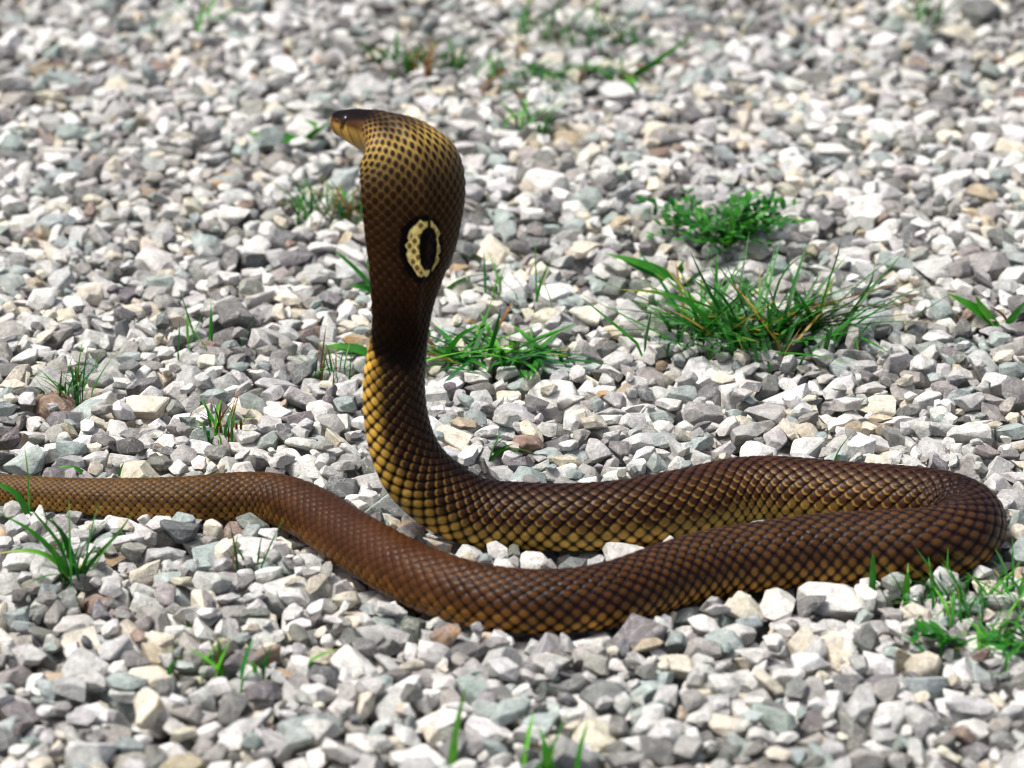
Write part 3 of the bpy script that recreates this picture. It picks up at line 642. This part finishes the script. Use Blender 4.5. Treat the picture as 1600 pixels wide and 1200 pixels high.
tuft('broad_grass', 568, 452, 0, (0, 0), (0, 0), (0, 0), 'two broad green blades poking out behind the dark neck', group='broad-bladed grasses', extra=[([(590, 455, 0), (560, 425, 0), (535, 402, 0), (522, 392, 0)], 0.005, G_MID, G_LIGHT),
     ([(590, 457, 0), (565, 448, 0), (545, 448, 0)], 0.007, G_MID, G_MID), ([(590, 455, 0), (575, 420, 0), (574, 405, 0)], 0.006, G_LIGHT, G_LIGHT)])
tuft('broad_grass', 705, 450, 0, (0, 0), (0, 0), (0, 0), 'long pale green blades lying out beside the lower hood edge', group='broad-bladed grasses', extra=[([(690, 455, 0), (712, 440, 0), (740, 430, 0), (772, 430, 0)], 0.006, G_MID, G_LIGHT), ([(690, 455, 0), (715, 446, 0), (735, 440, 0)], 0.006, G_LIGHT, G_MID)])
tuft('grass_tuft', 788, 455, 9, (0.015, 0.04), (0.1, 0.9), (0.0014, 0.0024), 'sparse upright grass sprig between the hood and the leafy weed', mix=FRESH, spread=0.007)
tuft('grass_tuft', 845, 470, 5, (0.015, 0.045), (0.1, 0.9), (0.0012, 0.0022), 'wispy grass sprig behind the lush clump by the neck', mix=FRESH, spread=0.01)
tuft('broad_grass', 440, 216, 0, (0, 0), (0, 0), (0, 0), 'flat broad green blades lying level with the snake head', group='broad-bladed grasses', extra=[([(470, 218, 0), (440, 214, 0), (410, 212, 0), (385, 208, 0)], 0.009, G_MID, G_LIGHT), ([(470, 218, 0), (500, 205, 0), (520, 185, 0)], 0.008, G_MID, G_LIGHT),
     ([(470, 220, 0), (500, 200, 0), (475, 186, 0)], 0.007, G_LIGHT, G_MID), ([(470, 218, 0), (495, 216, 0), (520, 224, 0)], 0.006, G_BLUE, G_MID)])
tuft('grass_tuft', 315, 538, 8, (0.016, 0.034), (0.1, 0.75), (0.0014, 0.0026), 'sparse tuft of thin upright blades far behind the tail hump', mix=FRESH, spread=0.012, droop=(0, 0.25))
tuft('grass_tuft', 108, 622, 26, (0.012, 0.028), (0.1, 1.1), (0.0012, 0.0022), 'small bristly dark tuft behind the thin tail', mix=GREEN, spread=0.008)
tuft('grass_tuft', 345, 678, 26, (0.010, 0.022), (0.1, 1.1), (0.0014, 0.0026), 'small green tuft sheltered by a dark stone behind the tail hump', mix=FRESH+[(2, G_BRN, G_ORA)], spread=0.008)
tuft('grass_tuft', 512, 588, 30, (0.012, 0.034), (0.1, 1.15), (0.0010, 0.0018), 'fine bristly yellow-green tuft beside the lower neck', mix=[(3, G_MID, G_LIGHT), (2, G_MID, G_YEL), (2, G_BRN, G_ORA)], spread=0.010)
tuft('broad_grass', 560, 550, 0, (0, 0), (0, 0), (0, 0), 'single broad blade pointing away from the golden neck band', group='broad-bladed grasses', extra=[([(585, 552, 0), (560, 546, 0), (530, 543, 0), (508, 541, 0)], 0.009, G_MID, G_LIGHT), ([(585, 552, 0), (555, 550, 0), (535, 553, 0)], 0.006, G_BLUE, G_MID)])
tuft('sprout', 760, 716, 0, (0, 0), (0, 0), (0, 0), 'small two-leaved green sprout in the crook of the rising neck', 'sprout', group='broad-leaved sprouts', extra=[([(762, 717, 0), (772, 700, 0), (780, 684, 0), (787, 668, 0)], 0.006, G_MID, G_LIGHT),
     ([(765, 716, 0), (790, 698, 0), (825, 704, 0), (858, 722, 0)], 0.0045, G_LIGHT, G_YEL), ([(764, 716, 0), (785, 700, 0), (805, 693, 0)], 0.006, G_MID, G_MID), ([(762, 717, 0), (775, 695, 0), (803, 672, 0)], 0.0025, G_DARK, G_MID)])
tuft('grass_blade_single', 1303, 722, 0, (0, 0), (0, 0), (0, 0), 'lone broad grass blade standing behind the upper coil', group='lone grass blades', extra=[([(1300, 724, 0), (1312, 702, 0), (1325, 685, 0), (1338, 668, 0)], 0.0055, G_MID, G_LIGHT)])
tuft('grass_tuft', 116, 898, 10, (0.02, 0.05), (0.2, 1.2), (0.0016, 0.003), 'open fresh green tuft with curving blades in front of the thin tail', mix=FRESH, spread=0.006, droop=(0.1, 0.7),
     extra=[([(115, 895, 0), (85, 862, 0), (45, 825, 0), (0, 803, 0)], 0.0035, G_MID, G_LIGHT), ([(112, 898, 0), (80, 868, 0), (40, 858, 0), (-10, 866, 0)], 0.0032, G_LIGHT, G_YEL), ([(110, 890, 0), (95, 850, 0), (60, 810, 0), (45, 790, 0)], 0.003, G_MID, G_MID),
            ([(122, 893, 0), (150, 870, 0), (185, 835, 0), (208, 800, 0)], 0.003, G_MID, G_LIGHT), ([(118, 890, 0), (125, 860, 0), (160, 815, 0), (190, 800, 0)], 0.003, G_BLUE, G_MID), ([(120, 895, 0), (140, 862, 0), (175, 868, 0)], 0.0034, G_LIGHT, G_YEL),
            ([(118, 890, 0), (100, 840, 0), (78, 805, 0)], 0.003, G_MID, G_LIGHT), ([(120, 893, 0), (145, 855, 0), (172, 862, 0)], 0.003, G_LIGHT, G_YEL), ([(118, 895, 0), (112, 860, 0), (95, 825, 0), (60, 800, 0)], 0.003, G_DARK, G_MID)])
tuft('grass_blade_single', 50, 800, 0, (0, 0), (0, 0), (0, 0), 'long thin blade rising across the thin tail', group='lone grass blades', extra=[([(46, 812, -0.01), (47, 780, -0.01), (44, 730, -0.01), (37, 688, -0.01)], 0.0042, G_MID, G_LIGHT), ([(48, 808, -.01), (30, 772, -.01), (0, 757, -.01), (-30, 752, -.01)], 0.004, G_MID, G_LIGHT)])
tuft('grass_blade_single', 140, 742, 0, (0, 0), (0, 0), (0, 0), 'thin arched blade bending over behind the thin tail', group='lone grass blades', extra=[([(142, 750, 0), (130, 738, 0), (112, 728, 0), (88, 730, 0)], 0.003, G_MID, G_LIGHT)])
tuft('grass_blade_single', 190, 745, 0, (0, 0), (0, 0), (0, 0), 'short thin upright blade behind the thin tail', group='lone grass blades', extra=[([(184, 752, 0), (188, 735, 0), (194, 722, 0)], 0.0022, G_MID, G_LIGHT)])
tuft('grass_tuft', 350, 1046, 14, (0.010, 0.022), (0.1, 1.1), (0.003, 0.0055), 'short stubby tuft with one orange blade among the pale stones', mix=FRESH+[(2, G_LIGHT, G_YEL)], spread=0.012, stretch=1.6, extra=[([(345, 1045, 0), (342, 1030, 0), (340, 1012, 0)], 0.005, G_ORA, G_ORA)])
tuft('grass_tuft', 388, 892, 7, (0.012, 0.030), (0.05, 0.5), (0.0012, 0.0022), 'tiny brownish sprig below the tail hump', mix=DULL, spread=0.005)
tuft('grass_blade_single', 712, 1190, 0, (0, 0), (0, 0), (0, 0), 'broad blurred blade standing well in front of the lower coil', group='lone grass blades', extra=[([(706, 1215, 0), (710, 1160, 0), (720, 1110, 0), (728, 1068, 0)], 0.0055, G_LIGHT, G_LIGHT)])
tuft('grass_tuft', 848, 1205, 7, (0.015, 0.03), (0.1, 1.0), (0.003, 0.005), 'small blurred tuft well in front of the lower coil', mix=FRESH, spread=0.008)
tuft('grass_tuft', 1475, 940, 44, (0.008, 0.021), (0.4, 1.4), (0.0014, 0.0026), 'dense short tuft growing against the underside of the coil bend', mix=FRESH+[(4, G_DARK, G_MID)], spread=0.013, stretch=1.5,
     extra=[([(1362, 935, 0), (1364, 890, 0), (1364, 862, 0)], 0.004, G_MID, G_MID), ([(1416, 935, 0), (1418, 905, 0), (1418, 893, 0)], 0.0045, G_LIGHT, G_LIGHT), ([(1465, 930, 0), (1455, 890, 0), (1430, 855, 0)], 0.003, G_MID, G_LIGHT)])
tuft('grass_tuft', 1572, 955, 40, (0.010, 0.027), (0.4, 1.4), (0.0016, 0.003), 'straggly green tuft outside the coil bend beside a cream stone', mix=FRESH+[(2, G_DARK, G_MID)], spread=0.016, stretch=1.2)
weed('leafy_weed', 1515, 1010, 3, 0.022, 0.010, (0.008, 0.015), 'low broad-leaved weed among stones below the coil bend', mix=[(1, G_MID, G_MID), (1, G_BLUE, G_MID)], stretch=1.5)
tuft('grass_tuft', 1575, 1010, 50, (0.008, 0.024), (0.4, 1.45), (0.0016, 0.003), 'low fine grass patch beside the broad-leaved weed below the bend', mix=FRESH, spread=0.016, stretch=1.3)
tuft('broad_grass', 1555, 503, 0, (0, 0), (0, 0), (0, 0), 'broad green blade weed with a reddish stem past the spiky clump', group='broad-bladed grasses', extra=[([(1560, 500, 0), (1535, 490, 0), (1510, 475, 0), (1480, 458, 0)], 0.009, G_MID, G_LIGHT), ([(1558, 502, 0), (1530, 478, 0), (1524, 462, 0)], 0.008, G_LIGHT, G_LIGHT),
     ([(1575, 510, 0), (1590, 490, 0), (1603, 470, 0)], 0.010, G_MID, G_MID), ([(1580, 510, 0), (1565, 490, 0), (1545, 478, 0)], 0.003, G_BRN, G_BRN)])
tuft('grass_tuft', 640, 108, 110, (0.010, 0.030), (0.4, 1.45), (0.0025, 0.005), 'low dark grass patch with dead brown leaves far behind the head', mix=DULL, spread=0.014, stretch=1.3)
tuft('broad_grass', 965, 118, 6, (0.02, 0.045), (1.1, 1.5), (0.004, 0.008), 'far broad-bladed grass with one long diagonal blade', mix=FRESH, group='broad-bladed grasses', extra=[([(985, 118, 0), (1030, 95, 0), (1090, 50, 0)], 0.009, G_MID, G_LIGHT), ([(970, 120, 0), (972, 105, 0), (970, 88, 0)], 0.009, G_LIGHT, G_LIGHT), ([(985, 118, 0), (1010, 106, 0), (1040, 98, 0)], 0.009, G_BLUE, G_MID)])
tuft('grass_tuft', 850, 122, 46, (0.015, 0.045), (0.8, 1.5), (0.002, 0.0045), 'loose far grass tuft beside the long diagonal blade', mix=GREEN, spread=0.022, stretch=1.8)
tuft('grass_tuft', 835, 196, 12, (0.012, 0.026), (0.4, 1.3), (0.0025, 0.005), 'small far green tuft midway between head and diagonal blade', mix=FRESH, spread=0.010)
tuft('grass_tuft', 895, 58, 70, (0.015, 0.045), (0.3, 1.4), (0.002, 0.004), 'dull low grass patch beyond the loose grass tuft', mix=DULL, spread=0.022, stretch=1.5)
tuft('grass_tuft', 1448, 28, 18, (0.015, 0.04), (0.2, 1.2), (0.002, 0.004), 'far small tuft alone beyond the leafy weed', mix=GREEN, spread=0.010)
tuft('broad_grass', 290, 35, 6, (0.02, 0.04), (0.9, 1.5), (0.004, 0.008), 'far pale green broad blades beyond the tail side', mix=FRESH, spread=0.015, group='broad-bladed grasses')

# ------------------------------------------------------------------ the stones that show largest, each a thing of its own
PLACES = [(p, 'beside the '+s) for p, s in LAND]
SHORT = {'grass_clump': 'large spiky grass clump'}
SHORTP = [((1175, 520), 'near the spiky grass clump'), ((1120, 365), 'near the small-leaved weed'), ((765, 558), 'near the lush clump behind the neck'), ((530, 335), 'near the brown-green tuft behind the hood'), ((315, 538), 'near the sparse upright tuft'),
          ((108, 622), 'near the bristly dark tuft'), ((345, 678), 'near the tuft behind the tail hump'), ((512, 588), 'near the yellow-green tuft by the neck'), ((760, 716), 'near the two-leaved sprout'), ((1303, 722), 'near the lone blade behind the coil'),
          ((116, 898), 'near the curving tuft by the tail'), ((350, 1046), 'near the stubby tuft with orange blade'), ((388, 892), 'near the brownish sprig'), ((712, 1190), 'near the broad lone blade'), ((1470, 935), 'near the tuft under the bend'), ((1545, 1005), 'near the low broad-leaved weed'),
          ((1555, 503), 'near the reddish-stemmed weed'), ((640, 105), 'near the far dark grass patch'), ((965, 118), 'near the far diagonal blade'), ((835, 196), 'near the small far tuft'), ((440, 216), 'near the flat blades by the head'), ((1448, 28), 'near the lone tuft beyond the weed')]
PLACES += [(gpos(*p)[:2], s) for p, s in SHORTP]
PXY = np.array([p[0] for p in PLACES])
LAB = []
for i in STONE_JOBS:
    si, R, size, pos, pi_, c = stones[i]; V, F, Vl, c = stone_arrays(i, 2)
    me = mesh_np('gravel_stone', V, F); attr_col(me, 'col', np.repeat(c[None], len(V), 0)); attr_vec(me, 'rc', Vl+np.array([i*0.137 % 7, i*0.071 % 5, i*0.033 % 3]))
    me.shade_smooth(); me.set_sharp_from_angle(angle=math.radians(24))
    o = link('gravel_stone', me, M_STONE); o.location = pos
    sc = SHAPES[si][5]; ext = V.max(0)-V.min(0)
    big = 'large' if size > 0.036 else ('small' if size < 0.026 else 'medium'); shp = 'flat' if ext[2] < 0.5*max(ext[0], ext[1]) else ('upright' if ext[2] > 0.85*max(ext[0], ext[1]) else ('blocky' if sc[1] > 0.78 else 'wedge-shaped'))
    st = 'rust-stained ' if c[3] > 0 else ''
    dist = np.linalg.norm(PXY-pos[:2], axis=1); where = PLACES[int(np.argmin(dist))][1]
    LAB.append((o, f'{big} {shp} {st}{PALETTE[pi_][1]} stone {where}', pos[:2], PALETTE[pi_][1], size))
POS = np.array([l[2] for l in LAB]); from collections import Counter
cnt = Counter(l[1] for l in LAB)
for k, (o, lab, xy, cn, size) in enumerate(LAB):
    if cnt[lab] > 1:
        dd_ = np.linalg.norm(POS-xy, axis=1); dd_[k] = 9; m_ = int(np.argmin(dd_))
        ext_ = f"{lab}, touching {'larger' if LAB[m_][4] > size else 'smaller'} {LAB[m_][3]} one"
        if len(ext_.split()) <= 16: lab = ext_
    tag(o, lab, 'stone', 'loose stones of the gravel bed', 'thing')
